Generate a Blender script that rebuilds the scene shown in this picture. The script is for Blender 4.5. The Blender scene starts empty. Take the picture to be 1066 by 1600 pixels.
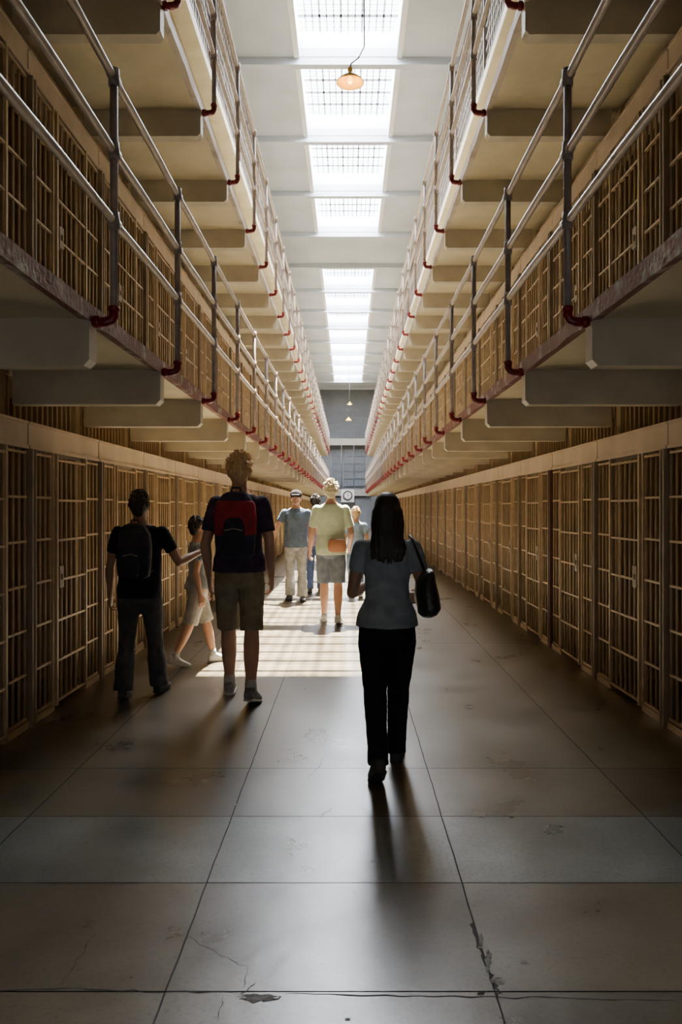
import bpy, bmesh, math, random
from mathutils import Vector, Matrix
random.seed(4)
V=Vector
scene=bpy.context.scene
COL=scene.collection

# ------------------------------------------------------------------ materials
MATS={}
def mat(name,c1,c2=None,rough=.5,scale=6.,bump=0.,bscale=40.,metal=0.,detail=6.,spec=.5,stretch=None,lo=.35,hi=.65):
    if name in MATS: return MATS[name]
    m=bpy.data.materials.new(name); m.use_nodes=True
    nt=m.node_tree; b=nt.nodes['Principled BSDF']
    b.inputs['Roughness'].default_value=rough
    b.inputs['Metallic'].default_value=metal
    b.inputs['Specular IOR Level'].default_value=spec
    if c2 is None: c2=tuple(x*.8 for x in c1)
    tc=nt.nodes.new('ShaderNodeTexCoord'); mp=nt.nodes.new('ShaderNodeMapping')
    if stretch: mp.inputs['Scale'].default_value=stretch
    nt.links.new(tc.outputs['Object'],mp.inputs['Vector'])
    n=nt.nodes.new('ShaderNodeTexNoise'); n.inputs['Scale'].default_value=scale; n.inputs['Detail'].default_value=detail
    nt.links.new(mp.outputs['Vector'],n.inputs['Vector'])
    r=nt.nodes.new('ShaderNodeValToRGB')
    r.color_ramp.elements[0].position=lo; r.color_ramp.elements[1].position=hi
    r.color_ramp.elements[0].color=(*c1,1); r.color_ramp.elements[1].color=(*c2,1)
    nt.links.new(n.outputs['Fac'],r.inputs['Fac']); nt.links.new(r.outputs['Color'],b.inputs['Base Color'])
    if bump>0:
        n2=nt.nodes.new('ShaderNodeTexNoise'); n2.inputs['Scale'].default_value=bscale; n2.inputs['Detail'].default_value=5
        nt.links.new(mp.outputs['Vector'],n2.inputs['Vector'])
        bp=nt.nodes.new('ShaderNodeBump'); bp.inputs['Strength'].default_value=bump; bp.inputs['Distance'].default_value=.02
        nt.links.new(n2.outputs['Fac'],bp.inputs['Height']); nt.links.new(bp.outputs['Normal'],b.inputs['Normal'])
    MATS[name]=m; return m
def emat(name,c,s):
    m=bpy.data.materials.new(name); m.use_nodes=True
    b=m.node_tree.nodes['Principled BSDF']
    b.inputs['Base Color'].default_value=(*c,1)
    b.inputs['Emission Color'].default_value=(*c,1); b.inputs['Emission Strength'].default_value=s
    MATS[name]=m; return m

M_bar=mat('bar_paint',(.62,.46,.28),(.50,.36,.21),rough=.35,scale=9,bump=.1)
M_head=mat('housing_paint',(.72,.58,.44),(.60,.48,.36),rough=.4,scale=3,bump=.1)
M_post=mat('frame_paint',(.34,.26,.18),(.26,.195,.135),rough=.45,scale=5,bump=.1)
M_red=mat('red_paint',(.28,.010,.013),(.17,.01,.012),rough=.38,scale=8)
M_maroon=mat('maroon_paint',(.15,.06,.045),(.11,.045,.035),rough=.45,scale=8)
M_part=mat('cell_plaster',(.52,.39,.24),(.43,.32,.195),rough=.8,scale=3,bump=.2)
M_rail=mat('rail_paint',(.60,.50,.42),(.46,.38,.32),rough=.3,scale=12,bump=.1)
M_rpost=mat('post_paint',(.44,.37,.34),(.31,.25,.24),rough=.35,scale=10,bump=.1)
M_soff=mat('soffit_paint',(.77,.68,.47),(.66,.58,.38),rough=.55,scale=2.5,bump=.25,bscale=14)
M_brk=mat('bracket_paint',(.66,.60,.47),(.54,.48,.37),rough=.5,scale=3,bump=.2,bscale=20)
M_edge=mat('worn_edge_paint',(.22,.08,.06),(.50,.44,.37),rough=.5,scale=7,bump=.6,bscale=30,lo=.54,hi=.66)
M_edge2=mat('white_edge_paint',(.66,.58,.48),(.45,.34,.27),rough=.5,scale=5,bump=.4,bscale=30,lo=.5,hi=.7)
M_ceil=mat('ceiling_paint',(.58,.62,.70),(.50,.54,.61),rough=.75,scale=1.2,bump=.1,bscale=10)
M_well=mat('skylight_curb_paint',(.9,.91,.94),(.84,.86,.9),rough=.7,scale=2)
M_sky=mat('skylight_bar_metal',(.75,.78,.86),(.65,.69,.76),rough=.5)
M_wall=mat('wall_plaster',(.55,.45,.30),(.44,.36,.23),rough=.8,scale=1.5,bump=.15)
M_end=mat('end_wall_plaster',(.20,.215,.24),(.16,.17,.19),rough=.8,scale=1)
M_endd=mat('end_grille_metal',(.12,.13,.15),(.09,.1,.12),rough=.6)
M_screen=mat('screen_metal',(.22,.16,.12),(.15,.11,.085),rough=.5)
M_white=mat('white_enamel',(.8,.8,.78),(.72,.72,.7),rough=.4)
M_slab=mat('end_slab_paint',(.42,.4,.37),(.36,.34,.31),rough=.6)
M_black=mat('black_enamel',(.02,.02,.02),(.03,.03,.03),rough=.4)
M_glass=mat('window_panes',(.18,.21,.25),(.14,.165,.2),rough=.2,scale=2)

def floor_mat():
    m=bpy.data.materials.new('polished_concrete'); m.use_nodes=True
    nt=m.node_tree; b=nt.nodes['Principled BSDF']; L=nt.links.new
    b.inputs['Specular IOR Level'].default_value=.8
    tc=nt.nodes.new('ShaderNodeTexCoord')
    at=nt.nodes.new('ShaderNodeAttribute'); at.attribute_name='tone'
    n=nt.nodes.new('ShaderNodeTexNoise'); n.inputs['Scale'].default_value=1.7; n.inputs['Detail'].default_value=8; n.inputs['Roughness'].default_value=.62
    L(tc.outputs['Object'],n.inputs['Vector'])
    r=nt.nodes.new('ShaderNodeValToRGB'); r.color_ramp.elements[0].position=.3; r.color_ramp.elements[1].position=.7
    r.color_ramp.elements[0].color=(.50,.48,.43,1); r.color_ramp.elements[1].color=(1.3,1.27,1.2,1)
    L(n.outputs['Fac'],r.inputs['Fac'])
    n3=nt.nodes.new('ShaderNodeTexNoise'); n3.inputs['Scale'].default_value=60; n3.inputs['Detail'].default_value=3
    L(tc.outputs['Object'],n3.inputs['Vector'])
    r3=nt.nodes.new('ShaderNodeValToRGB'); r3.color_ramp.elements[0].position=.25; r3.color_ramp.elements[1].position=.5
    r3.color_ramp.elements[0].color=(.6,.6,.6,1); r3.color_ramp.elements[1].color=(1,1,1,1)
    L(n3.outputs['Fac'],r3.inputs['Fac'])
    mx=nt.nodes.new('ShaderNodeMix'); mx.data_type='RGBA'; mx.blend_type='MULTIPLY'; mx.inputs[0].default_value=1
    L(at.outputs['Color'],mx.inputs[6]); L(r.outputs['Color'],mx.inputs[7])
    mx2=nt.nodes.new('ShaderNodeMix'); mx2.data_type='RGBA'; mx2.blend_type='MULTIPLY'; mx2.inputs[0].default_value=1
    L(mx.outputs[2],mx2.inputs[6]); L(r3.outputs['Color'],mx2.inputs[7])
    L(mx2.outputs[2],b.inputs['Base Color'])
    rr=nt.nodes.new('ShaderNodeMapRange'); rr.inputs[3].default_value=.20; rr.inputs[4].default_value=.40
    L(n.outputs['Fac'],rr.inputs[0]); L(rr.outputs[0],b.inputs['Roughness'])
    bp=nt.nodes.new('ShaderNodeBump'); bp.inputs['Strength'].default_value=.10; bp.inputs['Distance'].default_value=.01
    n5=nt.nodes.new('ShaderNodeTexNoise'); n5.inputs['Scale'].default_value=12; n5.inputs['Detail'].default_value=8
    L(tc.outputs['Object'],n5.inputs['Vector']); L(n5.outputs['Fac'],bp.inputs['Height']); L(bp.outputs['Normal'],b.inputs['Normal'])
    return m
M_floor=floor_mat()
M_crack=mat('crack_dark',(.03,.028,.026),(.05,.047,.043),rough=.9)
M_chip=mat('chipped_concrete',(.12,.115,.10),(.24,.225,.21),rough=.95,scale=40,bump=.8)

# ------------------------------------------------------------------ mesh helpers
def add_box(bm,x0,x1,y0,y1,z0,z1,mi=0):
    vs=[bm.verts.new(p) for p in ((x0,y0,z0),(x1,y0,z0),(x1,y1,z0),(x0,y1,z0),(x0,y0,z1),(x1,y0,z1),(x1,y1,z1),(x0,y1,z1))]
    for f in ((0,3,2,1),(4,5,6,7),(0,1,5,4),(1,2,6,5),(2,3,7,6),(3,0,4,7)):
        fc=bm.faces.new([vs[i] for i in f]); fc.material_index=mi
def frame(d):
    d=d.normalized(); a=V((0,0,1)) if abs(d.z)<.9 else V((1,0,0))
    u=d.cross(a).normalized(); v=d.cross(u).normalized(); return u,v
def loft(bm,rings,n=16,cap=True,ex=2.0,mi=0):
    L=[]
    for c,U,W in rings:
        row=[]
        for i in range(n):
            t=2*math.pi*i/n; co,si=math.cos(t),math.sin(t)
            a=math.copysign(abs(co)**(2/ex),co); b=math.copysign(abs(si)**(2/ex),si)
            row.append(bm.verts.new(V(c)+V(U)*a+V(W)*b))
        L.append(row)
    for k in range(len(L)-1):
        for i in range(n):
            j=(i+1)%n
            f=bm.faces.new((L[k][i],L[k][j],L[k+1][j],L[k+1][i])); f.smooth=True; f.material_index=mi
    if cap:
        f=bm.faces.new(L[0][::-1]); f.material_index=mi
        f=bm.faces.new(L[-1]); f.material_index=mi
def tube(bm,pts,rs,n=12,rnd=True,mi=0):
    pts=[V(p) for p in pts]
    if not hasattr(rs,'__len__'): rs=[rs]*len(pts)
    rings=[]
    ds=[]
    for i in range(len(pts)):
        a=pts[max(0,i-1)]; b=pts[min(len(pts)-1,i+1)]; ds.append((b-a).normalized())
    u,v=frame(ds[0]); fr=[]
    for d in ds:
        u=(u-d*u.dot(d)).normalized(); v=d.cross(u); fr.append((u.copy(),v.copy()))
    if rnd:
        for k in (.15,.5,.85):
            r=rs[0]; z=math.cos(k*math.pi/2); s=math.sin(k*math.pi/2)
            rings.append((pts[0]-ds[0]*r*z,fr[0][0]*r*s,fr[0][1]*r*s))
    for p,r,(u,v) in zip(pts,rs,fr): rings.append((p,u*r,v*r))
    if rnd:
        for k in (.85,.5,.15):
            r=rs[-1]; z=math.cos(k*math.pi/2); s=math.sin(k*math.pi/2)
            rings.append((pts[-1]+ds[-1]*r*z,fr[-1][0]*r*s,fr[-1][1]*r*s))
    loft(bm,rings,n,mi=mi)
def ell(bm,c,r,R=None,n=20,mi=0):
    c=V(c); rings=[]
    for k in range(1,12):
        t=math.pi*k/12; z=-math.cos(t); s=math.sin(t)
        o=V((0,0,r[2]*z)); U=V((r[0]*s,0,0)); W=V((0,r[1]*s,0))
        if R: o=R@o; U=R@U; W=R@W
        rings.append((c+o,U,W))
    loft(bm,rings,n,mi=mi)
def cyl(bm,p0,p1,r,n=8,mi=0): tube(bm,[p0,p1],r,n,rnd=False,mi=mi)
def fin(bm,name,mats,parent=None,loc=None):
    bmesh.ops.recalc_face_normals(bm,faces=bm.faces)
    me=bpy.data.meshes.new(name); bm.to_mesh(me); bm.free()
    for m in (mats if isinstance(mats,(list,tuple)) else [mats]): me.materials.append(m)
    o=bpy.data.objects.new(name,me); COL.objects.link(o)
    if parent: o.parent=parent
    if loc is not None: o.location=loc
    return o
def inst(o,parent,loc=(0,0,0),name=None):
    c=o.copy(); COL.objects.link(c); c.parent=parent; c.location=loc
    return c
def empty(name,loc,label,cat,group=None):
    e=bpy.data.objects.new(name,None); e.empty_display_size=.2; COL.objects.link(e); e.location=loc
    e['label']=label; e['category']=cat
    if group: e['group']=group
    return e
def struct(o,label,cat):
    o['kind']='structure'; o['label']=label; o['category']=cat
def bm_(): return bmesh.new()

ZC=9.68; YEND=53.0; P=1.48

# ------------------------------------------------------------------ floor
bm=bm_()
tone=bm.loops.layers.color.new('tone')
xs=[-4.6,-2.6,-1.55,-.565,.455,1.44,2.5,4.6]
ys=[-2.5,.3,1.0,1.69,2.38,3.07,3.73,4.42,8.5]
while ys[-1]<YEND: ys.append(ys[-1]+4.1)
g=.003
def lj(b,y): return b+.0012*math.sin(y*7+b*9)+.001*math.sin(y*23+b)
for j in range(len(ys)-1):
    for i in range(len(xs)-1):
        k=random.uniform(.88,1.1)
        base=(.33*k,.30*k,.24*k,1)
        if j==5: base=(.36*k,.37*k,.36*k,1)
        nseg=max(2,int((ys[j+1]-ys[j])/.08))
        prev=None
        for s in range(nseg+1):
            y=ys[j]+g+(ys[j+1]-ys[j]-2*g)*s/nseg
            a=bm.verts.new((lj(xs[i],y)+g,y,0)); b=bm.verts.new((lj(xs[i+1],y)-g,y,0))
            if prev:
                f=bm.faces.new((prev[0],prev[1],b,a))
                for l in f.loops: l[tone]=base
            prev=(a,b)
# dark joint bed
vs=[bm.verts.new(p) for p in ((-4.6,-2.5,-.004),(4.6,-2.5,-.004),(4.6,YEND,-.004),(-4.6,YEND,-.004))]
f=bm.faces.new(vs); f.material_index=1
vs=[bm.verts.new(p) for p in ((-4.6,-2.5,-.2),(4.6,-2.5,-.2),(4.6,YEND,-.2),(-4.6,YEND,-.2))]
f=bm.faces.new(vs[::-1]); f.material_index=1
def crack(pts,w,mi=1,z=.0006):
    n=len(pts)
    rows=[]
    fine=[]
    for i in range(n-1):
        a=V(pts[i]); b=V(pts[i+1])
        for t in range(6): fine.append(a.lerp(b,t/6)+V((random.uniform(-1,1),random.uniform(-1,1)))*.007)
    fine.append(V(pts[-1]))
    for i,p in enumerate(fine):
        d=(fine[min(i+1,len(fine)-1)]-fine[max(i-1,0)]).normalized(); nn=V((-d.y,d.x))
        ww=w*random.uniform(.3,1.3)*(1 if 0<i<len(fine)-1 else .1)
        rows.append((bm.verts.new((p.x+nn.x*ww,p.y+nn.y*ww,z)),bm.verts.new((p.x-nn.x*ww,p.y-nn.y*ww,z))))
    for a,b in zip(rows,rows[1:]):
        f=bm.faces.new((a[0],b[0],b[1],a[1])); f.material_index=mi
def fp(px,py):
    Z=1800/(py-793.); return V(((px-544)/1200*Z,Z))
def crackp(P_,w): crack([fp(*p) for p in P_],w)
crackp([(738,1440),(748,1480),(760,1510),(775,1540),(783,1562)],.006)
crackp([(480,1215),(497,1200),(505,1185)],.0018)
crackp([(375,1555),(400,1535)],.002)
crackp([(290,1460),(340,1490),(385,1510),(380,1545)],.0012)
crackp([(95,1545),(120,1500),(150,1455)],.0012)
crackp([(500,1278),(520,1262)],.002)
crackp([(340,1600),(350,1555)],.0015)
crackp([(0,1548),(120,1546),(250,1550),(370,1552)],.003)
crackp([(440,1553),(600,1556),(760,1558),(900,1560),(1066,1562)],.003)
def blob(px,py,rx,ry,mi,z):
    vs=[]
    for i in range(22):
        t=2*math.pi*i/22; k=random.uniform(.6,1.15)
        p=fp(px+rx*k*math.cos(t),py+ry*k*math.sin(t)); vs.append(bm.verts.new((p.x,p.y,z)))
    f=bm.faces.new(vs[::-1]); f.material_index=mi
blob(405,1559,30,6,2,.0008); blob(752,1552,8,3,1,.001)
blob(763,1500,6,20,2,.0008); blob(780,1532,14,7,2,.0009); blob(752,1470,4,11,2,.0008); blob(820,1504,6,4,2,.0008)
blob(370,1257,4,1.6,2,.0008); blob(543,1593,5,3,2,.0008)
crackp([(372,1556),(395,1566),(430,1562),(442,1556)],.004)
o=fin(bm,'floor',[M_floor,M_crack,M_chip]); struct(o,'polished grey concrete floor with sawn joints and cracks','floor')

# ------------------------------------------------------------------ ceiling with skylight wells
starts=[(11.15,1),(14.1,1),(17.05,1),(20.0,1),(22.95,0),(25.9,1),(28.85,1),(31.8,1),(34.75,1),(37.7,1),(40.65,1),(43.6,1),(46.55,1)]
SW=.88; OL=2.78
bm=bm_()
add_box(bm,-4.7,-SW,-2.5,YEND,ZC,ZC+.15); add_box(bm,SW,4.7,-2.5,YEND,ZC,ZC+.15)
y=-2.5
for s,on in starts:
    if on:
        add_box(bm,-SW,SW,y,s,ZC,ZC+.15); y=s+OL
add_box(bm,-SW,SW,y,YEND,ZC,ZC+.15)
k=-4
while 14.1+2.95*k<YEND:
    yy=14.1+2.95*k-.085
    add_box(bm,-4.7,4.7,yy-.075,yy+.075,ZC-.14,ZC+.02)
    k+=1
o=fin(bm,'ceiling',M_ceil); struct(o,'white painted concrete ceiling with cross beams','ceiling')
wi=0
curb=None
for s,on in starts:
    if not on: continue
    wi+=1
    bm=bm_()
    WH=.45
    add_box(bm,-SW-.08,-SW,-.08,OL+.08,.151,WH); add_box(bm,SW,SW+.08,-.08,OL+.08,.151,WH)
    add_box(bm,-SW,SW,-.08,0,.151,WH); add_box(bm,-SW,SW,OL,OL+.08,.151,WH)
    # casing around the opening under the ceiling
    add_box(bm,-SW-.1,-SW,.0,OL,-.03,0); add_box(bm,SW,SW+.1,.0,OL,-.03,0)
    # glazing bars: square panes
    nx=14
    for i in range(1,nx):
        x=-SW+2*SW*i/nx; w_=.010 if i%3 else .018
        add_box(bm,x-w_,x+w_,0,OL,WH-.008,WH,1)
    for i in range(1,18):
        yv=OL*i/18; w=.085 if i%3==0 else .018
        add_box(bm,-SW,SW,yv-w/2,yv+w/2,WH-.008,WH+.004,1)
    o=fin(bm,'window_%d'%wi,[M_well,M_sky],loc=(0,s,ZC)); struct(o,'barred skylight in a white curb','skylight')
    ld=bpy.data.lights.new('skylight_daylight','AREA'); ld.shape='RECTANGLE'; ld.size=2*SW; ld.size_y=OL
    ld.energy=1000; ld.color=(.90,.94,1.0)
    lo=bpy.data.objects.new('skylight_daylight',ld); COL.objects.link(lo); lo.location=(0,s+OL/2,ZC+WH+.03)

# ------------------------------------------------------------------ outer walls
for sd,nm in ((-1,'left'),(1,'right')):
    bm=bm_(); a,b=sorted((sd*4.5,sd*4.7)); add_box(bm,a,b,-2.5,YEND,0,ZC)
    o=fin(bm,'wall_'+nm,M_wall); struct(o,'plastered rear wall of the cell block','wall')
    bm=bm_(); a,b=sorted((sd*2.18,sd*2.3)); add_box(bm,a,b,-2.5,YEND,5.2,7.6)
    o=fin(bm,'wall_gallery_'+nm,M_wall); struct(o,'plastered upper gallery wall above the cells','wall')
    bm=bm_(); a,b=sorted((sd*1.95,sd*4.5)); add_box(bm,a,b,-2.5,YEND,7.6,7.74)
    o=fin(bm,'trim_%d'%(1 if sd<0 else 2),M_soff); struct(o,'cream concrete roof slab of the cell block','roof slab')

# ------------------------------------------------------------------ end wall
bm=bm_()
add_box(bm,-4.7,4.7,YEND,YEND+.2,0,ZC+.15)
o=fin(bm,'wall_back',M_end); struct(o,'grey-blue plaster end wall','wall')
bm=bm_()
add_box(bm,-4.7,4.7,-2.72,-2.52,2.15,ZC+.15); add_box(bm,-4.7,-2.1,-2.72,-2.52,0,2.15); add_box(bm,2.1,4.7,-2.72,-2.52,0,2.15)  # unseen wall behind the camera, opening shaped so only dim low sky enters
o=fin(bm,'wall_front',M_wall); struct(o,'unseen plastered wall behind camera, opening shaped to limit sky light','wall')
bm=bm_(); add_box(bm,-1.5,1.5,YEND-.7,YEND,5.75,6.2); add_box(bm,-1.5,1.5,YEND-.25,YEND,2.3,2.75)
o=fin(bm,'trim_3',M_slab); struct(o,'pale concrete gallery slab and lintel on end wall','slab')
bm=bm_()
for i in range(31):
    x=-1.5+i*.1; add_box(bm,x-.012,x+.012,-.012,.012,0,2.0)
for z in (.0,.5,1.0,1.5,1.97): add_box(bm,-1.5,1.5,-.02,.02,z,z+.04)
o=fin(bm,'gallery_grille',M_endd,loc=(0,YEND-.6,6.2)); o['label']='dark steel barred grille on the end gallery'; o['category']='grille'
for i,x in enumerate((-.72,.08,.82)):
    bm=bm_(); w=.33
    add_box(bm,-w,w,-.06,.0,0,2.6,1)
    for q in range(4): add_box(bm,-w+q*w*2/3-.02,-w+q*w*2/3+.02,-.1,-.04,0,2.6)
    for q in range(6): add_box(bm,-w,w,-.1,-.04,q*.515,q*.515+.035)
    o=fin(bm,'window_%d'%(20+i),[M_endd,M_glass],loc=(x,YEND,2.95)); struct(o,'tall barred window in grey end wall','window')
bm=bm_(); add_box(bm,-.5,.5,-.06,0,0,2.2,1)
for q in range(11): add_box(bm,-.5+q*.1-.015,-.5+q*.1+.015,-.12,-.06,0,2.2)
for q in range(4): add_box(bm,-.5,.5,-.12,-.06,q*.72,q*.72+.04)
o=fin(bm,'door_1',[M_endd,M_black],loc=(0,YEND,0)); struct(o,'barred steel door in end wall','door')
# clock
e=empty('wall_clock',(-.02,49.6,2.2),'round white-faced clock with black rim above a dark plaque','clock')
bm=bm_(); add_box(bm,-.42,.42,-.02,.04,-.35,.47); fin(bm,'backboard',M_white,e)
bm=bm_(); cyl(bm,(0,-.03,.07),(0,-.07,.07),.31,32); cyl(bm,(0,-.071,.07),(0,-.075,.07),.23,32,1); fin(bm,'clock_face',[M_black,M_white],e)
bm=bm_(); add_box(bm,-.015,.015,-.09,-.08,.06,.25); add_box(bm,0,.14,-.09,-.08,.055,.085); fin(bm,'hand',M_black,e)
bm=bm_(); add_box(bm,-.42,.42,-.03,.03,-.62,-.37); fin(bm,'plaque',M_black,e)
bm=bm_(); 
for x in (-.4,.4): cyl(bm,(x,.0,.45),(x,.0,3.6),.015)
fin(bm,'hanger',M_endd,e)

# ------------------------------------------------------------------ cells
def rod(bm,x,y,z0,z1,r=.0095,n=6): cyl(bm,(x,y,z0),(x,y,z1),r,n)
def grille_mesh(y0,y1,z0,z1,x,pitch=.1,hs=6,flat=.026):
    bm=bm_()
    n=max(2,round((y1-y0)/pitch))
    for i in range(n+1): rod(bm,x,y0+(y1-y0)*i/n,z0,z1)
    for i in range(hs+1):
        z=z0+(z1-z0-flat)*i/hs; add_box(bm,x-.014,x+.007,y0,y1,z,z+flat*.6)
    return bm
def cell_protos():
    """built for the right-hand side: x grows away from the aisle (aisle face ~0)"""
    pr={}
    bm=bm_(); add_box(bm,-.022,.06,.0,.075,0,1.9); add_box(bm,-.03,-.022,-.0,.02,0,1.9); add_box(bm,-.03,-.022,.055,.075,0,1.9); pr['frame_post']=(bm,M_post)
    bm=bm_(); add_box(bm,.0,.2,.01,1.47,1.905,2.085); add_box(bm,-.012,.0,.01,1.47,1.90,1.925); add_box(bm,-.008,0,.01,1.47,2.07,2.088); pr['door_mechanism_housing']=(bm,M_head)
    bm=grille_mesh(.13,.41,.06,1.89,.01); add_box(bm,-.01,.03,.42,.45,0,1.9); add_box(bm,-.01,.04,.08,.445,0,.05); pr['fixed_grille']=(bm,M_bar)
    bm=grille_mesh(1.17,1.45,.06,1.89,.01); add_box(bm,-.01,.03,1.115,1.145,0,1.9); add_box(bm,-.01,.04,1.115,1.47,0,.05); pr['fixed_grille2']=(bm,M_bar)
    bm=grille_mesh(.49,1.09,.05,1.87,-.005)
    for a in (.462,1.09): add_box(bm,-.025,.013,a,a+.026,.03,1.89)
    pr['door']=(bm,M_bar)
    bm=bm_(); add_box(bm,-.03,.03,.5,.58,.9,1.06); add_box(bm,-.04,-.03,.53,.55,.96,1.0); pr['lock_plate']=(bm,M_post)
    bm=grille_mesh(.03,1.45,2.09,2.46,.24,hs=1); pr['transom_grille']=(bm,M_bar)
    bm=bm_(); add_box(bm,.2,2.28,.0,.1,0,2.455); pr['partition']=(bm,M_part)
    return pr
def build_side_protos(sd):
    out={}
    for k,(bm,m) in cell_protos().items():
        if sd<0:
            for v in bm.verts: v.co.x*=-1
        bmesh.ops.recalc_face_normals(bm,faces=bm.faces)
        me=bpy.data.meshes.new(k); bm.to_mesh(me); bm.free(); me.materials.append(m); out[k]=me
    me=out['frame_post'].copy(); me.materials.clear(); me.materials.append(M_maroon); out['red_post']=me
    return out
NC=32
for sd in (-1,1):
    pr=build_side_protos(sd)
    for tier in (0,1):
        for i in range(NC):
            y0=2.27+P*i; z=0 if tier==0 else 2.545
            if y0+P>YEND-2.2: break
            e=empty('prison_cell',(sd*2.18,y0,z),
              'tan steel-barred prison cell front with sliding door on '+('ground floor' if tier==0 else 'upper gallery'),'prison cell',
              'barred cells along the '+('ground floor' if tier==0 else 'upper gallery'))
            for k,me in pr.items():
                if k=='red_post': continue
                m=me
                if k=='frame_post' and tier==0 and i==4 and sd>0:
                    m=pr['red_post']
                nm='fixed_grille' if k.startswith('fixed') else k
                c=bpy.data.objects.new(nm,m); COL.objects.link(c); c.parent=e
                if m is pr['red_post']:
                    c['label']='maroon painted frame post'
                    e['label']='tan steel-barred prison cell front with a maroon frame post'

# ------------------------------------------------------------------ walkways + railings
YP=[3.97+P*i for i in range(-2,32)]
for sd in (-1,1):
    LE=1.32 if sd<0 else 1.245     # walkway edge distance from the aisle centre
    for t in (0,1):
        dz=2.6*t
        nmt=('second' if t==0 else 'third')
        e=empty('gallery_walkway',(sd*LE,0,2.54+dz),'cream concrete cantilevered walkway slab of the %s tier'%nmt,'walkway')
        bm=bm_(); a,b=sorted((.012*sd,(4.47-LE)*sd)); add_box(bm,a,b,-2.5,50,-.075,0); fin(bm,'slab',M_soff,e)
        bm=bm_()
        # worn painted nosing with uneven edge
        N=200
        rows=[]
        for i in range(N+1):
            y=-2.5+52.5*i/N; j=random.uniform(-.006,.006)
            rows.append([bm.verts.new(p) for p in ((sd*.03,y,.004),(sd*(-.006+j),y,.004),(sd*(-.006+j),y,-.085+random.uniform(-.008,.004)),(sd*.05,y,-.078))])
        for a,b in zip(rows,rows[1:]):
            for q in range(3): bm.faces.new((a[q],a[q+1],b[q+1],b[q]))
        fin(bm,'nosing',M_edge if t==0 else M_edge2,e)
        bm=bm_()
        DX=2.36-LE
        prof=[(.0,-.075),(.0,-.285),(.03,-.315),(DX,-.315),(DX,-.075)]
        A=[bm.verts.new((sd*x,-.055,z)) for x,z in prof]; B=[bm.verts.new((sd*x,.055,z)) for x,z in prof]
        bm.faces.new(A); bm.faces.new(B[::-1])
        for q in range(5): bm.faces.new((A[q],A[(q+1)%5],B[(q+1)%5],B[q]))
        br=fin(bm,'bracket',M_brk,e,(0,YP[0],0))
        for y in YP[1:]:
            if y<50: inst(br,e,(0,y,0))
        # railing
        r=empty('guard_railing',(sd*(LE-.11),0,2.46+dz),'beige three-pipe guard railing with red fittings on %s tier'%nmt,'railing')
        bm=bm_()
        cyl(bm,(0,0,.04),(0,0,1.28),.021,12)
        for z in (.52,.88,1.26): 
            cyl(bm,(0,0,z-.045),(0,0,z+.045),.029,12); cyl(bm,(0,-.05,z),(0,.05,z),.027,12)
        po=fin(bm,'post',M_rpost,r,(0,YP[0],0))
        bm=bm_()
        tube(bm,[(0,0,.07),(0,0,.03),(sd*.012,0,.008),(sd*.04,0,0),(sd*.11,0,0)],.025,12,rnd=False)
        cyl(bm,(0,0,.055),(0,0,.078),.030,12); cyl(bm,(sd*.07,0,0),(sd*.1,0,0),.032,12)
        el=fin(bm,'elbow_fitting',M_red,po); el['label']='red painted elbow fitting'
        for y in YP[1:]:
            if y>50: continue
            p2=inst(po,r,(0,y,0)); inst(el,p2)
        for z in (.52,.88,1.26):
            bm=bm_(); N=120
            tube(bm,[(0,-2.0+51.9*i/N,z+.0035*math.sin(i*1.7)) for i in range(N+1)],.021,10,rnd=False)
            fin(bm,'rail',M_rail,r)

# ------------------------------------------------------------------ security screens on block roof
for sd in (-1,1):
    bm=bm_()
    w=2.91; h=ZC-7.76-.16
    for i in range(20): add_box(bm,-.006,.006,i*w/19-.009,i*w/19+.009,0,h)
    for i in range(11): add_box(bm,-.008,.008,0,w,i*h/10-.012 if i else 0,i*h/10+.012)
    add_box(bm,-.03,.03,-.02,.04,0,h); 
    bmesh.ops.recalc_face_normals(bm,faces=bm.faces)
    me=bpy.data.meshes.new('security_screen'); bm.to_mesh(me); bm.free(); me.materials.append(M_screen)
    y=2.3
    while y<YEND-3:
        o=bpy.data.objects.new('security_screen',me); COL.objects.link(o); o.location=(sd*2.0,y,7.745)
        o['label']='brown steel lattice security screen above the cells'; o['category']='security screen'; o['group']='lattice screens above the cell blocks'
        y+=2.95

# ------------------------------------------------------------------ pendant lamps
M_shade=mat('lamp_shade_enamel',(.90,.52,.03),(.8,.42,.02),rough=.4)
M_bulb=emat('glowing_bulb',(1,.62,.10),5)
M_bulbw=emat('white_glowing_bulb',(.95,.97,1),25)
def lamp(loc,swing,label,bulb=None,pw=5,col=(1,.62,.13)):
    e=empty('pendant_lamp',loc,label,'lamp')
    bm=bm_()
    pr=[(.028,.15),(.032,.10),(.055,.085),(.11,.035),(.16,-.012),(.163,-.024),(.155,-.022),(.105,.025),(.05,.072),(.0,.076)]
    loft(bm,[(V((0,0,z)),V((max(r,.001),0,0)),V((0,max(r,.001),0))) for r,z in pr],28)
    fin(bm,'lamp_shade',M_shade,e)
    bm=bm_(); ell(bm,(0,0,.01),(.033,.033,.042)); fin(bm,'bulb',bulb or M_bulb,e)
    bm=bm_(); zt=ZC-loc[2]-.0
    tube(bm,[(0,0,.14),(.01,0,.2),(swing*.6,0,.27),(swing,0,.4),(swing,0,zt)],.008,8,rnd=False); fin(bm,'cord',M_black,e)
    pl=bpy.data.lights.new('lamp_light','POINT'); pl.energy=pw; pl.color=col; pl.shadow_soft_size=.03
    po=bpy.data.objects.new('lamp_light',pl); COL.objects.link(po); po.location=(loc[0],loc[1],loc[2]-.065)
lamp((.025,9.0,6.5),.165,'glowing amber enamel pendant lamp on a thin cord')
lamp((.03,40,6.05),.0,'small enamel pendant lamp hanging on a long cord',M_white,1)
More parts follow.
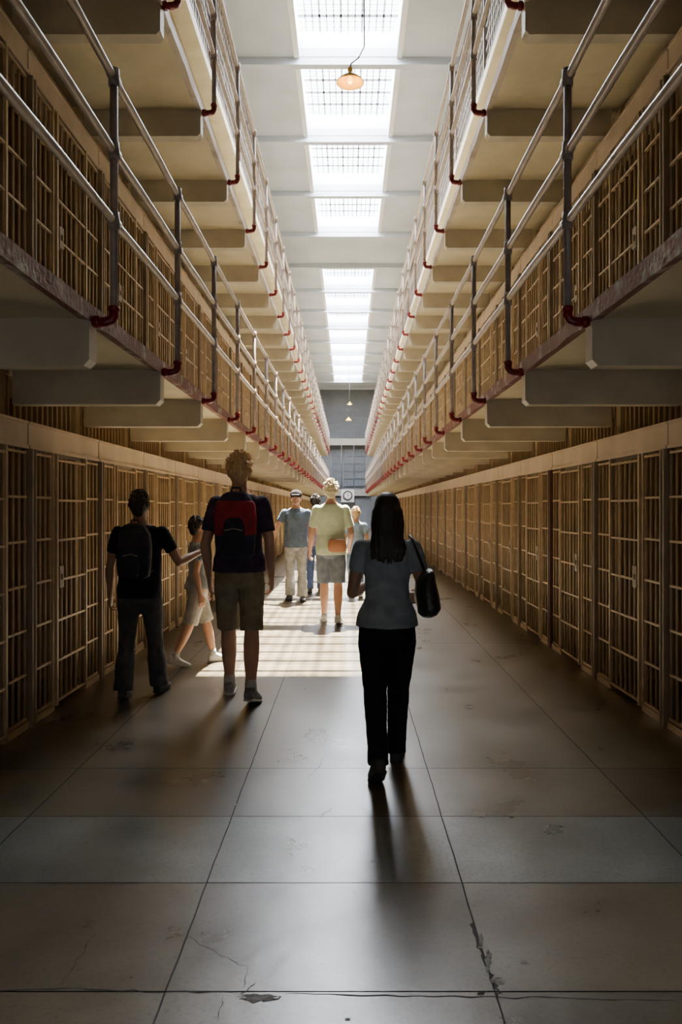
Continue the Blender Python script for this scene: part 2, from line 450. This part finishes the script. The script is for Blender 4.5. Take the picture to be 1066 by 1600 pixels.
lamp((.11,49,8.1),.0,'bright white pendant lamp near the end wall',M_bulbw,40,(.95,.97,1))
# ------------------------------------------------------------------ people
def bake(bm,name,m,parent,voxel,smooth=4,disp=None):
    bmesh.ops.recalc_face_normals(bm,faces=bm.faces)
    me=bpy.data.meshes.new(name); bm.to_mesh(me); bm.free()
    o=bpy.data.objects.new(name,me); COL.objects.link(o)
    md=o.modifiers.new('r','REMESH'); md.mode='VOXEL'; md.voxel_size=voxel; md.use_smooth_shade=True
    if smooth:
        s=o.modifiers.new('s','SMOOTH'); s.factor=.5; s.iterations=smooth
    if disp:
        tx=bpy.data.textures.new('folds','CLOUDS'); tx.noise_scale=disp[1]; tx.noise_depth=2
        d=o.modifiers.new('d','DISPLACE'); d.texture=tx; d.strength=disp[0]; d.mid_level=.5
    dg=bpy.context.evaluated_depsgraph_get(); dg.update()
    ev=o.evaluated_get(dg); nm=bpy.data.meshes.new_from_object(ev)
    o.modifiers.clear(); old=o.data; o.data=nm; nm.name=name; bpy.data.meshes.remove(old)
    nm.materials.clear(); nm.materials.append(m)
    for p in nm.polygons: p.use_smooth=True
    o.parent=parent
    return o
def person(x,y,heading,H,label,pose,skin,shirt,pants,hair,shoes,kind='trousers',wide=1.0,sleeve=.55,hairstyle='short',vox=.0075,sock=None,female=False,cap=None,spiky=0,baggy=1.0):
    e=empty('person',(x,y,0),label,'person')
    h=H
    hipx=.050*h; z0=.52*h
    legs=[]
    for s,k in ((-1,'L'),(1,'R')):
        a,b,p,ox=[*pose['leg'+k]]
        a=math.radians(a); b=math.radians(b)
        hip=V((s*hipx,0,z0)); sx=ox*h
        kn=hip+V((sx*.5,math.sin(a)*.24*h,-math.cos(a)*.24*h))
        an=kn+V((sx*.5,math.sin(a-b)*.235*h,-math.cos(a-b)*.235*h))
        legs.append([hip,kn,an,math.radians(p),s])
    # ground the lowest sole
    def footpts(an,p,s):
        R=Matrix.Rotation(p,3,'X'); R=Matrix.Rotation(-s*.12,3,'Z')@R
        return R
    low=1e9
    for hip,kn,an,p,s in legs:
        R=footpts(an,p,s)
        for q in (V((0,-.03*h,-.045*h)),V((0,.1*h,-.045*h))): low=min(low,(an+R@q).z)
    dz=-low
    for L in legs:
        for i in range(3): L[i]=L[i]+V((0,0,dz))
    zz=lambda k:k*h+dz
    lean=pose.get('lean',0.0)
    sh=.094*h*wide
    arms=[]
    def C(k,yo=0): # spine centre at height k
        return V((0,lean*max(0,k-.52)*h+yo,zz(k)))
    for s,k in ((-1,'L'),(1,'R')):
        ab,fw,ab2,fw2=[math.radians(v) for v in pose['arm'+k]]
        S=C(.802)+V((s*sh,0,0))
        d1=V((s*math.sin(ab),math.sin(fw)*math.cos(ab),-math.cos(fw)*math.cos(ab)))
        d2=V((s*math.sin(ab2),math.sin(fw2)*math.cos(ab2),-math.cos(fw2)*math.cos(ab2)))
        E=S+d1*.175*h; W=E+d2*.145*h
        arms.append((S,E,W,d2,s))
    f=female
    # torso profile: k, rx, ry, yoff
    wq=wide
    T=[(.455,.062,.055,0),(.48,.086,.064,-.004),(.52,.098 if f else .090,.068,-.006),(.57,.088 if f else .084,.058,0),(.62,.068 if f else .079*wq,.049,.004),(.68,.074 if f else .084*wq,.054,.004),(.74,.084*wq,.060,.004),(.785,.088*wq,.055,0),(.812,.080*wq,.047,-.002),(.835,.054*wq,.038,-.004),(.852,.036,.034,-.003),(.87,.031,.033,-.002),(.905,.030,.033,.004)]
    def torso(bm,inf,lo,hi,mul=1.0,low=0):
        rings=[]
        for k,rx,ry,yo in T:
            if k<lo or k>hi: continue
            q=inf+(low if k<.6 else low*.5 if k<.65 else 0)
            rings.append((C(k,yo*h),V(((rx*mul)*h+q,0,0)),V((0,(ry*mul)*h+q,0))))
        loft(bm,rings,24)
    def limb(bm,a,b,rs,inf=0,t0=0,t1=1,rnd=True,n=14):
        pts=[];rr=[]
        m=len(rs)-1
        for i in range(m*2+1):
            t=i/(m*2)
            if t<t0-1e-6 or t>t1+1e-6: continue
            q=t*m; i0=min(int(q),m-1); fr=q-i0
            pts.append(a.lerp(b,t)); rr.append((rs[i0]*(1-fr)+rs[i0+1]*fr)*h+inf)
        tube(bm,pts,rr,n,rnd=rnd)
    TH=[.050,.051,.045,.037,.030]; CA=[.030,.033,.031,.024,.0190]
    if kind!='shorts': CA=[.028,.029,.026,.021,.018]; TH=[.048,.047,.041,.034,.028]
    UA=[.026,.027,.024,.021]; FA=[.021,.0225,.018,.014]
    # body
    bm=bm_(); torso(bm,0,.4,1)
    hc=C(.93)+V((0,.006*h,0)); 
    ell(bm,hc+V((0,-.004*h,.012*h)),(.043*h,.053*h,.055*h))
    ell(bm,hc+V((0,.014*h,-.028*h)),(.032*h,.036*h,.038*h))
    ell(bm,hc+V((0,.052*h,-.012*h)),(.008*h,.012*h,.015*h))
    ell(bm,hc+V((0,.044*h,-.05*h)),(.014*h,.01*h,.01*h))
    for s in (-1,1): ell(bm,hc+V((s*.044*h,-.002*h,-.008*h)),(.006*h,.011*h,.017*h))
    for hip,kn,an,p,s in legs:
        limb(bm,hip,kn,TH); limb(bm,kn,an,CA)
        R=footpts(an,p,s)
        loft(bm,[(an+R@V((0,yy*h,zc*h)),R@V((wx*h,0,0)),R@V((0,0,wz*h))) for yy,zc,wx,wz in ((-.03,-.025,.014,.014),(0,-.015,.018,.02),(.05,-.026,.022,.014),(.09,-.032,.02,.009),(.105,-.034,.012,.006))],14)
    for S,E,W,d,s in arms:
        ell(bm,S,(.027*h,.029*h,.027*h))
        limb(bm,S,E,UA); limb(bm,E,W,FA)
        fw=V((0,1,0)) if abs(d.y)<.75 else V((0,0,1))
        u=(fw-d*fw.dot(d)).normalized(); m_=V((-s,0,0)); m_=(m_-d*m_.dot(d)-u*m_.dot(u))
        m_=m_.normalized() if m_.length>.1 else d.cross(u)
        loft(bm,[(W+d*t*h,u*a*h,m_*b*h) for t,a,b in ((-.01,.014,.012),(.012,.018,.011),(.035,.0235,.0105),(.055,.023,.009))],14)
        for i,(L,off) in enumerate(((.042,.0185),(.047,.0065),(.043,-.0058),(.034,-.0175))):
            b0=W+d*.048*h+u*off*h; L*=h
            p1=b0+d*L*.42+m_*L*.12+u*off*.02*h; p2=p1+d*L*.26+m_*L*.22; p3=p2+d*L*.08+m_*L*.26
            tube(bm,[b0,p1,p2,p3],[.0055*h,.0053*h,.0049*h,.0042*h],8)
        t0=W+d*.012*h+u*.014*h; t1=t0+u*.015*h+d*.018*h+m_*.008*h; t2=t1+d*.024*h+m_*.008*h
        tube(bm,[t0,t1,t2],[.0075*h,.006*h,.0046*h],8)
    bake(bm,'body',skin,e,vox,2)
    # shirt
    bm=bm_(); 
    torso(bm,.009*h if not f else .006*h,pose.get('hem',.5),.84,low=.012*h if not f else .010*h)
    for S,E,W,d,s in arms:
        ell(bm,S,(.030*h,.033*h,.030*h))
        if sleeve<=1: limb(bm,S,S.lerp(E,sleeve),[.032,.034,.033],.0,rnd=False)
        else: limb(bm,S,E,[.033,.032,.028]); limb(bm,E,W,[.027,.025,.021],0,rnd=False)
    bake(bm,'shirt',shirt,e,.009,4,(.012,.09))
    # pants
    bm=bm_()
    rings=[]
    for k,rx,ry,yo in T:
        if .44<k<.58:
            rings.append((C(k,yo*h),V((rx*h+.004*h,0,0)),V((0,ry*h+.006*h,0))))
    loft(bm,rings,24)
    for hip,kn,an,p,s in legs:
        if kind=='shorts':
            limb(bm,hip,kn,[.050,.055,.051*baggy,.048*baggy,.047*baggy],.002,0,1,rnd=False)
        else:
            limb(bm,hip,kn,[.050,.056,.051,.044,.039],.003); limb(bm,kn,an-V((0,0,.012*h)),[.039,.038,.035*baggy,.033*baggy,.035*baggy],.003,rnd=False)
    bake(bm,'trousers' if kind!='shorts' else 'shorts',pants,e,.009,2,(.010,.07))
    # shoes
    for hip,kn,an,p,s in legs:
        R=footpts(an,p,s); bm=bm_()
        sec=((-.036,-.026,.014,.016),(-.03,-.022,.02,.022),(-.01,-.014,.0225,.03),(.015,-.014,.023,.03),(.045,-.024,.026,.021),(.08,-.029,.028,.016),(.105,-.031,.024,.0135),(.12,-.035,.013,.009))
        loft(bm,[(an+R@V((0,yy*h,zc*h)),R@V((wx*h,0,0)),R@V((0,0,wz*h))) for yy,zc,wx,wz in sec],18,ex=2.6)
        loft(bm,[(an+R@V((0,yy*h,-.041*h)),R@V((wx*h*1.07,0,0)),R@V((0,0,.006*h))) for yy,zc,wx,wz in sec],18,ex=3,mi=1)
        sho=fin(bm,'shoe',shoes,e)
        if sock:
            bm=bm_()
            for q in range(4):
                yy=.03+.013*q; zt=.004-.006*q
                tube(bm,[an+R@V((-.016*h,yy*h,(zt-.006)*h)),an+R@V((0,(yy+.003)*h,(zt+.003)*h)),an+R@V((.016*h,yy*h,(zt-.006)*h))],.0018*h,6)
            fin(bm,'laces',M_white,sho)
            bm=bm_(); tube(bm,[an-V((0,0,.01*h)),an.lerp(kn,.16)],[.024*h,.024*h],14,rnd=False); fin(bm,'sock',sock,e)
    # hair
    bm=bm_()
    ell(bm,hc+V((0,-.014*h,.02*h)),(.0465*h,.054*h,.0515*h))
    ell(bm,hc+V((0,-.022*h,-.002*h)),(.0445*h,.046*h,.045*h))
    if hairstyle=='short':
        ell(bm,hc+V((0,-.032*h,-.022*h)),(.034*h,.030*h,.034*h))
        if not cap:
          for i in range(220):
            a=random.uniform(0,2*math.pi); b_=random.uniform(-.3,1.45)
            n_=V((math.cos(a)*math.cos(b_),math.sin(a)*math.cos(b_),math.sin(b_)))
            if n_.y>.3 and n_.z<.45: continue
            c=hc+V((0,-.013*h,.02*h))+V((n_.x*.044*h,n_.y*.051*h,n_.z*.049*h))
            # strands comb down the scalp, lifted at the crown
            tdir=V((n_.x*.4,n_.y*.4-.1,-1+1.2*max(0,n_.z)+spiky*n_.z)); tdir.normalize()
            tube(bm,[c,c+n_*.003*h+tdir*.010*h,c+n_*(.002+.004*spiky)*h+tdir*.020*h+V((random.uniform(-.004,.004),random.uniform(-.004,.004),0))*h],[.0042*h,.0036*h,.0012*h],6)
    else:
        loft(bm,[(C(k,yo*h),V((rx*h,0,0)),V((0,ry*h,0))) for k,rx,ry,yo in ((.945,.045,.04,-.022),(.91,.046,.038,-.03),(.875,.042,.032,-.036),(.84,.046,.026,-.046),(.81,.05,.018,-.058),(.79,.04,.012,-.062))],20)
        for i in range(110):
            t=random.uniform(-1,1); q=math.sqrt(max(0,1-t*t)); j=lambda a:random.uniform(-a,a)*h
            ln=random.uniform(.745,.785)+.015*abs(t)
            pts=[C(.965,-.03*h-.02*h*q)+V((t*.034*h,0,0)),
                 C(.93,-.03*h-.036*h*q)+V((t*.049*h,0,0)),
                 C(.885,-.036*h-.034*h*q)+V((t*.050*h+j(.004),j(.003),0)),
                 C(.845,-.05*h-.026*h*q)+V((t*.053*h+j(.005),j(.004),0)),
                 C(.80,-.066*h-.014*h*q)+V((t*.058*h+j(.007),j(.004),0)),
                 C(ln,-.072*h-.008*h*q)+V((t*.056*h+j(.010),j(.004),0))]
            tube(bm,pts,[.005*h,.007*h,.007*h,.0068*h,.006*h,.0025*h],6)
    bake(bm,'hair',hair,e,.0045 if hairstyle=='long' or H>1.9 else .006,2 if hairstyle=='long' else 1)
    for s in (-1,1):
        bm=bm_(); ell(bm,hc+V((s*.0165*h,.045*h,.0)),(.0075*h,.006*h,.0045*h),n=12); ell(bm,hc+V((s*.0165*h,.0495*h,.0)),(.0034*h,.003*h,.0034*h),n=10,mi=1)
        fin(bm,'eye',[M_white,M_black],e)
    bm=bm_(); ell(bm,hc+V((0,.0465*h,-.033*h)),(.013*h,.005*h,.004*h),n=12); fin(bm,'mouth',M_lip,e)
    if cap:
        bm=bm_(); ell(bm,hc+V((0,-.008*h,.032*h)),(.054*h,.064*h,.047*h))
        loft(bm,[(hc+V((0,yy*h,(.033-.1*(yy-.02))*h)),V((wx*h,0,0)),V((0,0,.004*h))) for yy,wx in ((.02,.045),(.06,.038),(.08,.028),(.088,.012))],14)
        bake(bm,'cap',cap,e,.007,2)
    return e,C,h,arms
M_lip=mat('lips',(.45,.16,.13),(.4,.14,.12),rough=.5)
def cloth(n,c,k=.7,**kw): return mat(n,c,tuple(v*k for v in c),rough=.9,scale=14,bump=.25,bscale=60,spec=.2,**kw)
sk1=mat('skin_fair',(.62,.36,.25),(.55,.30,.21),rough=.55,scale=9)
sk2=mat('skin_tan',(.42,.24,.16),(.36,.2,.13),rough=.55,scale=9)
hblond=mat('hair_blond',(.85,.56,.28),(.62,.38,.17),rough=.5,scale=30,stretch=(3,3,.5))
hgrey=mat('hair_grey_blond',(.75,.68,.52),(.6,.52,.38),rough=.5,scale=30)
hdark=mat('hair_dark',(.022,.016,.012),(.032,.024,.018),rough=.55,scale=40,stretch=(4,4,.3))
shoe_grey=[mat('shoe_grey',(.38,.38,.40),(.16,.16,.17),rough=.7,scale=25),mat('sole_white',(.65,.65,.63),(.55,.55,.53),rough=.6)]
shoe_white=[mat('shoe_white',(.75,.75,.74),(.55,.55,.56),rough=.6,scale=25),MATS['sole_white']]
shoe_black=[mat('shoe_black',(.025,.025,.028),(.04,.04,.04),rough=.5),mat('sole_black',(.02,.02,.02),(.03,.03,.03),rough=.7)]
blk=cloth('black_cloth',(.018,.018,.022))
# 1 woman
W,CW,hw,aw=person(.225,4.42,0,1.6,'woman walking in slate tee shirt, black trousers, long dark hair',
  dict(legL=(-15,22,-32,.010),legR=(12,4,0,-.012),armL=(11,12,-24,98),armR=(14,-8,-4,80),hem=.5),
  sk2,cloth('tee_slate_blue',(.32,.37,.42)),blk,hdark,shoe_black,wide=.98,sleeve=.5,hairstyle='long',female=True,baggy=1.0,vox=.0055)
# shoulder bag
b=empty('shoulder_bag',(.225,4.42,0),'black leather shoulder bag carried by the woman in slate','bag')
bm=bm_(); cx=.22
loft(bm,[(V((cx+.01*math.sin(z*30),-.09+.01*math.cos(z*25),z+.06)),V((.062*k,0,0)),V((0,.15*k2,0))) for z,k,k2 in ((.83,.5,.6),(.845,.85,.85),(.88,1.05,1),(.95,1.08,1.05),(1.02,.9,.98),(1.07,.55,.85),(1.09,.3,.7))],24,ex=2.4)
fin(bm,'pouch',mat('black_leather',(.02,.018,.018),(.035,.03,.03),rough=.4,bump=.3),b)
bm=bm_()
for yy in (-.16,.0): tube(bm,[(cx-.01,yy,1.12),(cx-.045,yy*.6-.03,1.22),(.145,-.03+yy*.2,1.315),(.13,-.0,1.335)],.009,8)
fin(bm,'strap',MATS['black_leather'],b)
# 2 backpack man
Bm,CB,hb,ab=person(-.85,6.0,0,1.90,'tall blond man walking in dark tee shirt, khaki shorts and sneakers',
  dict(legL=(9,2,0,-.0),legR=(-9,10,-14,.012),armL=(13,-10,-2,22),armR=(11,-4,0,22),hem=.5),
  sk1,cloth('tee_dark_plum',(.075,.055,.105)),cloth('khaki_cloth',(.36,.31,.22)),hblond,shoe_grey,kind='shorts',sleeve=.7,sock=cloth('sock_white',(.6,.6,.6)),baggy=1.0,vox=.0065,wide=1.0,spiky=1.0)
nav=cloth('nylon_navy',(.06,.055,.10)); redn=cloth('nylon_maroon',(.40,.04,.06)); gry=cloth('nylon_black',(.045,.045,.055))
def backpack(loc,label,top,body,pocket,k_=1.0):
    b=empty('backpack',loc,label,'backpack')
    by=-.185
    def R(seq,x,y,rx,ry): return [(V((x,y,z))*1,V((rx*k,0,0)),V((0,ry*k2,0))) for z,k,k2 in seq]
    bm=bm_(); loft(bm,R(((1.12,.75,.6),(1.14,.92,.85),(1.25,1,1),(1.42,.98,1),(1.54,.88,.85),(1.60,.62,.6),(1.62,.35,.35)),0,by-.01,.155,.085),28,ex=3.2); fin(bm,'main_compartment',body,b)
    bm=bm_(); loft(bm,R(((1.29,.9,.9),(1.30,1,1),(1.42,1,1),(1.52,.93,.9),(1.54,.88,.86),(1.55,.8,.8)),0,by-.012,.159,.09),28,ex=3.2); o_=fin(bm,'lid_panel',top,b)
    bm=bm_(); loft(bm,R(((1.14,.7,.7),(1.17,.95,.95),(1.26,1.0,1),(1.36,.95,.95),(1.40,.8,.8),(1.42,.6,.6)),0,by-.098,.08,.038),24,ex=3.2); fin(bm,'front_pocket',pocket,b)
    bm=bm_(); tube(bm,[(-.065,by-.138,1.33),(0,by-.140,1.345),(.065,by-.138,1.33)],.0045,6); fin(bm,'zipper',M_rpost,b)
    for s in (-1,1):
        bm=bm_(); tube(bm,[(s*.09,by+.07,1.54),(s*.105,-.08,1.585),(s*.115,.0,1.575),(s*.115,.08,1.50),(s*.12,.105,1.36),(s*.14,.02,1.2),(s*.13,by+.06,1.17)],.014,8); fin(bm,'strap',pocket,b)
    bm=bm_(); tube(bm,[(-.04,by+.02,1.60),(-.03,by+.01,1.65),(.03,by+.01,1.65),(.04,by+.02,1.60)],.008,8); fin(bm,'handle',pocket,b)
    b.scale=(k_,k_,k_)
    return b
backpack((-.85,6.0,0),'maroon and navy backpack worn by the tall blond man',redn,nav,gry)
# 3 dark man
person(-1.66,6.12,0,1.62,'man in black tee shirt and charcoal trousers, one forearm raised',
  dict(legL=(-6,6,-6,-.01),legR=(9,3,0,.03),armL=(13,2,4,14),armR=(26,14,34,112),hem=.48),
  sk2,cloth('tee_charcoal',(.018,.018,.022)),cloth('trousers_charcoal',(.11,.11,.12)),hdark,shoe_black,wide=1.15,baggy=1.3,sleeve=.6)
backpack((-1.66,6.12,0),'black backpack worn by the man in black',gry,gry,gry,.85)
# 4 youth, sideways
e4,_,_,_=person(-1.44,7.35,0,1.42,'youth in grey tee shirt and pale shorts stepping sideways',
  dict(legL=(16,4,0,0),legR=(-14,12,-14,0),armL=(8,4,4,20),armR=(10,-10,6,10),hem=.5),
  sk1,cloth('tee_grey',(.36,.39,.44)),cloth('shorts_pale_grey',(.55,.53,.49)),hdark,shoe_white,kind='shorts',sock=MATS['sock_white'],vox=.009,baggy=1.1)
e4.rotation_euler=(0,0,math.radians(-70))
# 5 green man
e5,_,_,_=person(-.22,9.95,0,1.83,'grey-blond man walking in pale green tee shirt and denim shorts',
  dict(legL=(8,2,0,.0),legR=(-7,8,-10,.0),armL=(12,4,6,30),armR=(14,0,-4,50),hem=.48),
  sk1,cloth('tee_pale_green',(.72,.86,.70),.9),cloth('denim_shorts',(.27,.32,.42)),hgrey,shoe_white,kind='shorts',sleeve=.75,baggy=1.1,vox=.009,wide=1.08,spiky=.6)
b=empty('waist_bag',(-.22,9.95,0),'tan leather waist bag worn over the pale green tee shirt','bag')
bm=bm_(); loft(bm,[(V((.08,-.165,z)),V((.12*k,0,0)),V((0,.05*k,0))) for z,k in ((.93,.6),(.95,.9),(1.02,1),(1.08,.9),(1.10,.6))],20,ex=3); fin(bm,'pouch',mat('tan_leather',(.55,.25,.14),(.42,.18,.09),rough=.5),b)
bm=bm_(); loft(bm,[(V((0,0,z)),V((.19,0,0)),V((0,.145,0))) for z in (1.01,1.04)],28); fin(bm,'belt',MATS['tan_leather'],b)
# 6 facing man
e6,_,_,_=person(-.84,12.4,0,1.77,'man in blue polo shirt, light grey trousers and dark cap',
  dict(legL=(5,3,0,-.01),legR=(-6,6,-6,.01),armL=(30,4,12,20),armR=(26,2,14,14),hem=.48),
  sk1,cloth('polo_blue',(.15,.20,.30)),cloth('trousers_light_grey',(.46,.46,.48)),hgrey,shoe_black,wide=1.12,baggy=1.3,vox=.01,cap=cloth('cap_dark',(.03,.025,.03)))
e6.rotation_euler=(0,0,math.pi)
# 7,8,9 others
person(-.58,13.6,0,1.72,'person in plum shirt and dark blue trousers walking among visitors',
  dict(legL=(-8,8,-8,0),legR=(8,2,0,0),armL=(10,4,6,20),armR=(10,0,6,14),hem=.48),
  sk2,cloth('shirt_plum',(.30,.2,.27)),cloth('jeans_blue',(.08,.11,.2)),hdark,shoe_black,vox=.011)
e8,_,_,_=person(.13,12.9,0,1.5,'person in light blue tee shirt and blue jeans with fair hair',
  dict(legL=(8,2,0,0),legR=(-8,8,-8,0),armL=(10,4,6,30),armR=(12,0,6,14),hem=.48),
  sk1,cloth('tee_light_blue',(.35,.48,.62)),cloth('jeans_pale',(.25,.32,.42)),hblond,shoe_white,vox=.011)

# ------------------------------------------------------------------ light, world, camera
sd_=bpy.data.lights.new('sun','SUN'); sd_.energy=210; sd_.angle=math.radians(.45); sd_.color=(1,.89,.68)
so=bpy.data.objects.new('sun',sd_); COL.objects.link(so)
so.rotation_euler=V((-.55,-4.55,-10.1)).to_track_quat('-Z','Y').to_euler()
# overcast-style sky: dim at the horizon, bright overhead
w=bpy.data.worlds.new('world'); scene.world=w; w.use_nodes=True
nt=w.node_tree; bg=nt.nodes['Background']
tc=nt.nodes.new('ShaderNodeTexCoord'); sx_=nt.nodes.new('ShaderNodeSeparateXYZ'); nt.links.new(tc.outputs['Generated'],sx_.inputs[0])
mr=nt.nodes.new('ShaderNodeMapRange'); mr.inputs[1].default_value=.22; mr.inputs[2].default_value=.34; mr.inputs[3].default_value=.5; mr.inputs[4].default_value=14.
nt.links.new(sx_.outputs[2],mr.inputs[0]); nt.links.new(mr.outputs[0],bg.inputs[1])
bg.inputs[0].default_value=(.90,.94,1,1)
cam=bpy.data.cameras.new('camera'); co=bpy.data.objects.new('camera',cam); COL.objects.link(co)
co.location=(0,0,1.5); co.rotation_euler=(math.radians(90),0,0)
cam.sensor_fit='VERTICAL'; cam.sensor_height=36; cam.sensor_width=24; cam.lens=27
cam.shift_x=-11/1600; cam.shift_y=-7/1600; cam.clip_start=.05; cam.clip_end=200
scene.camera=co
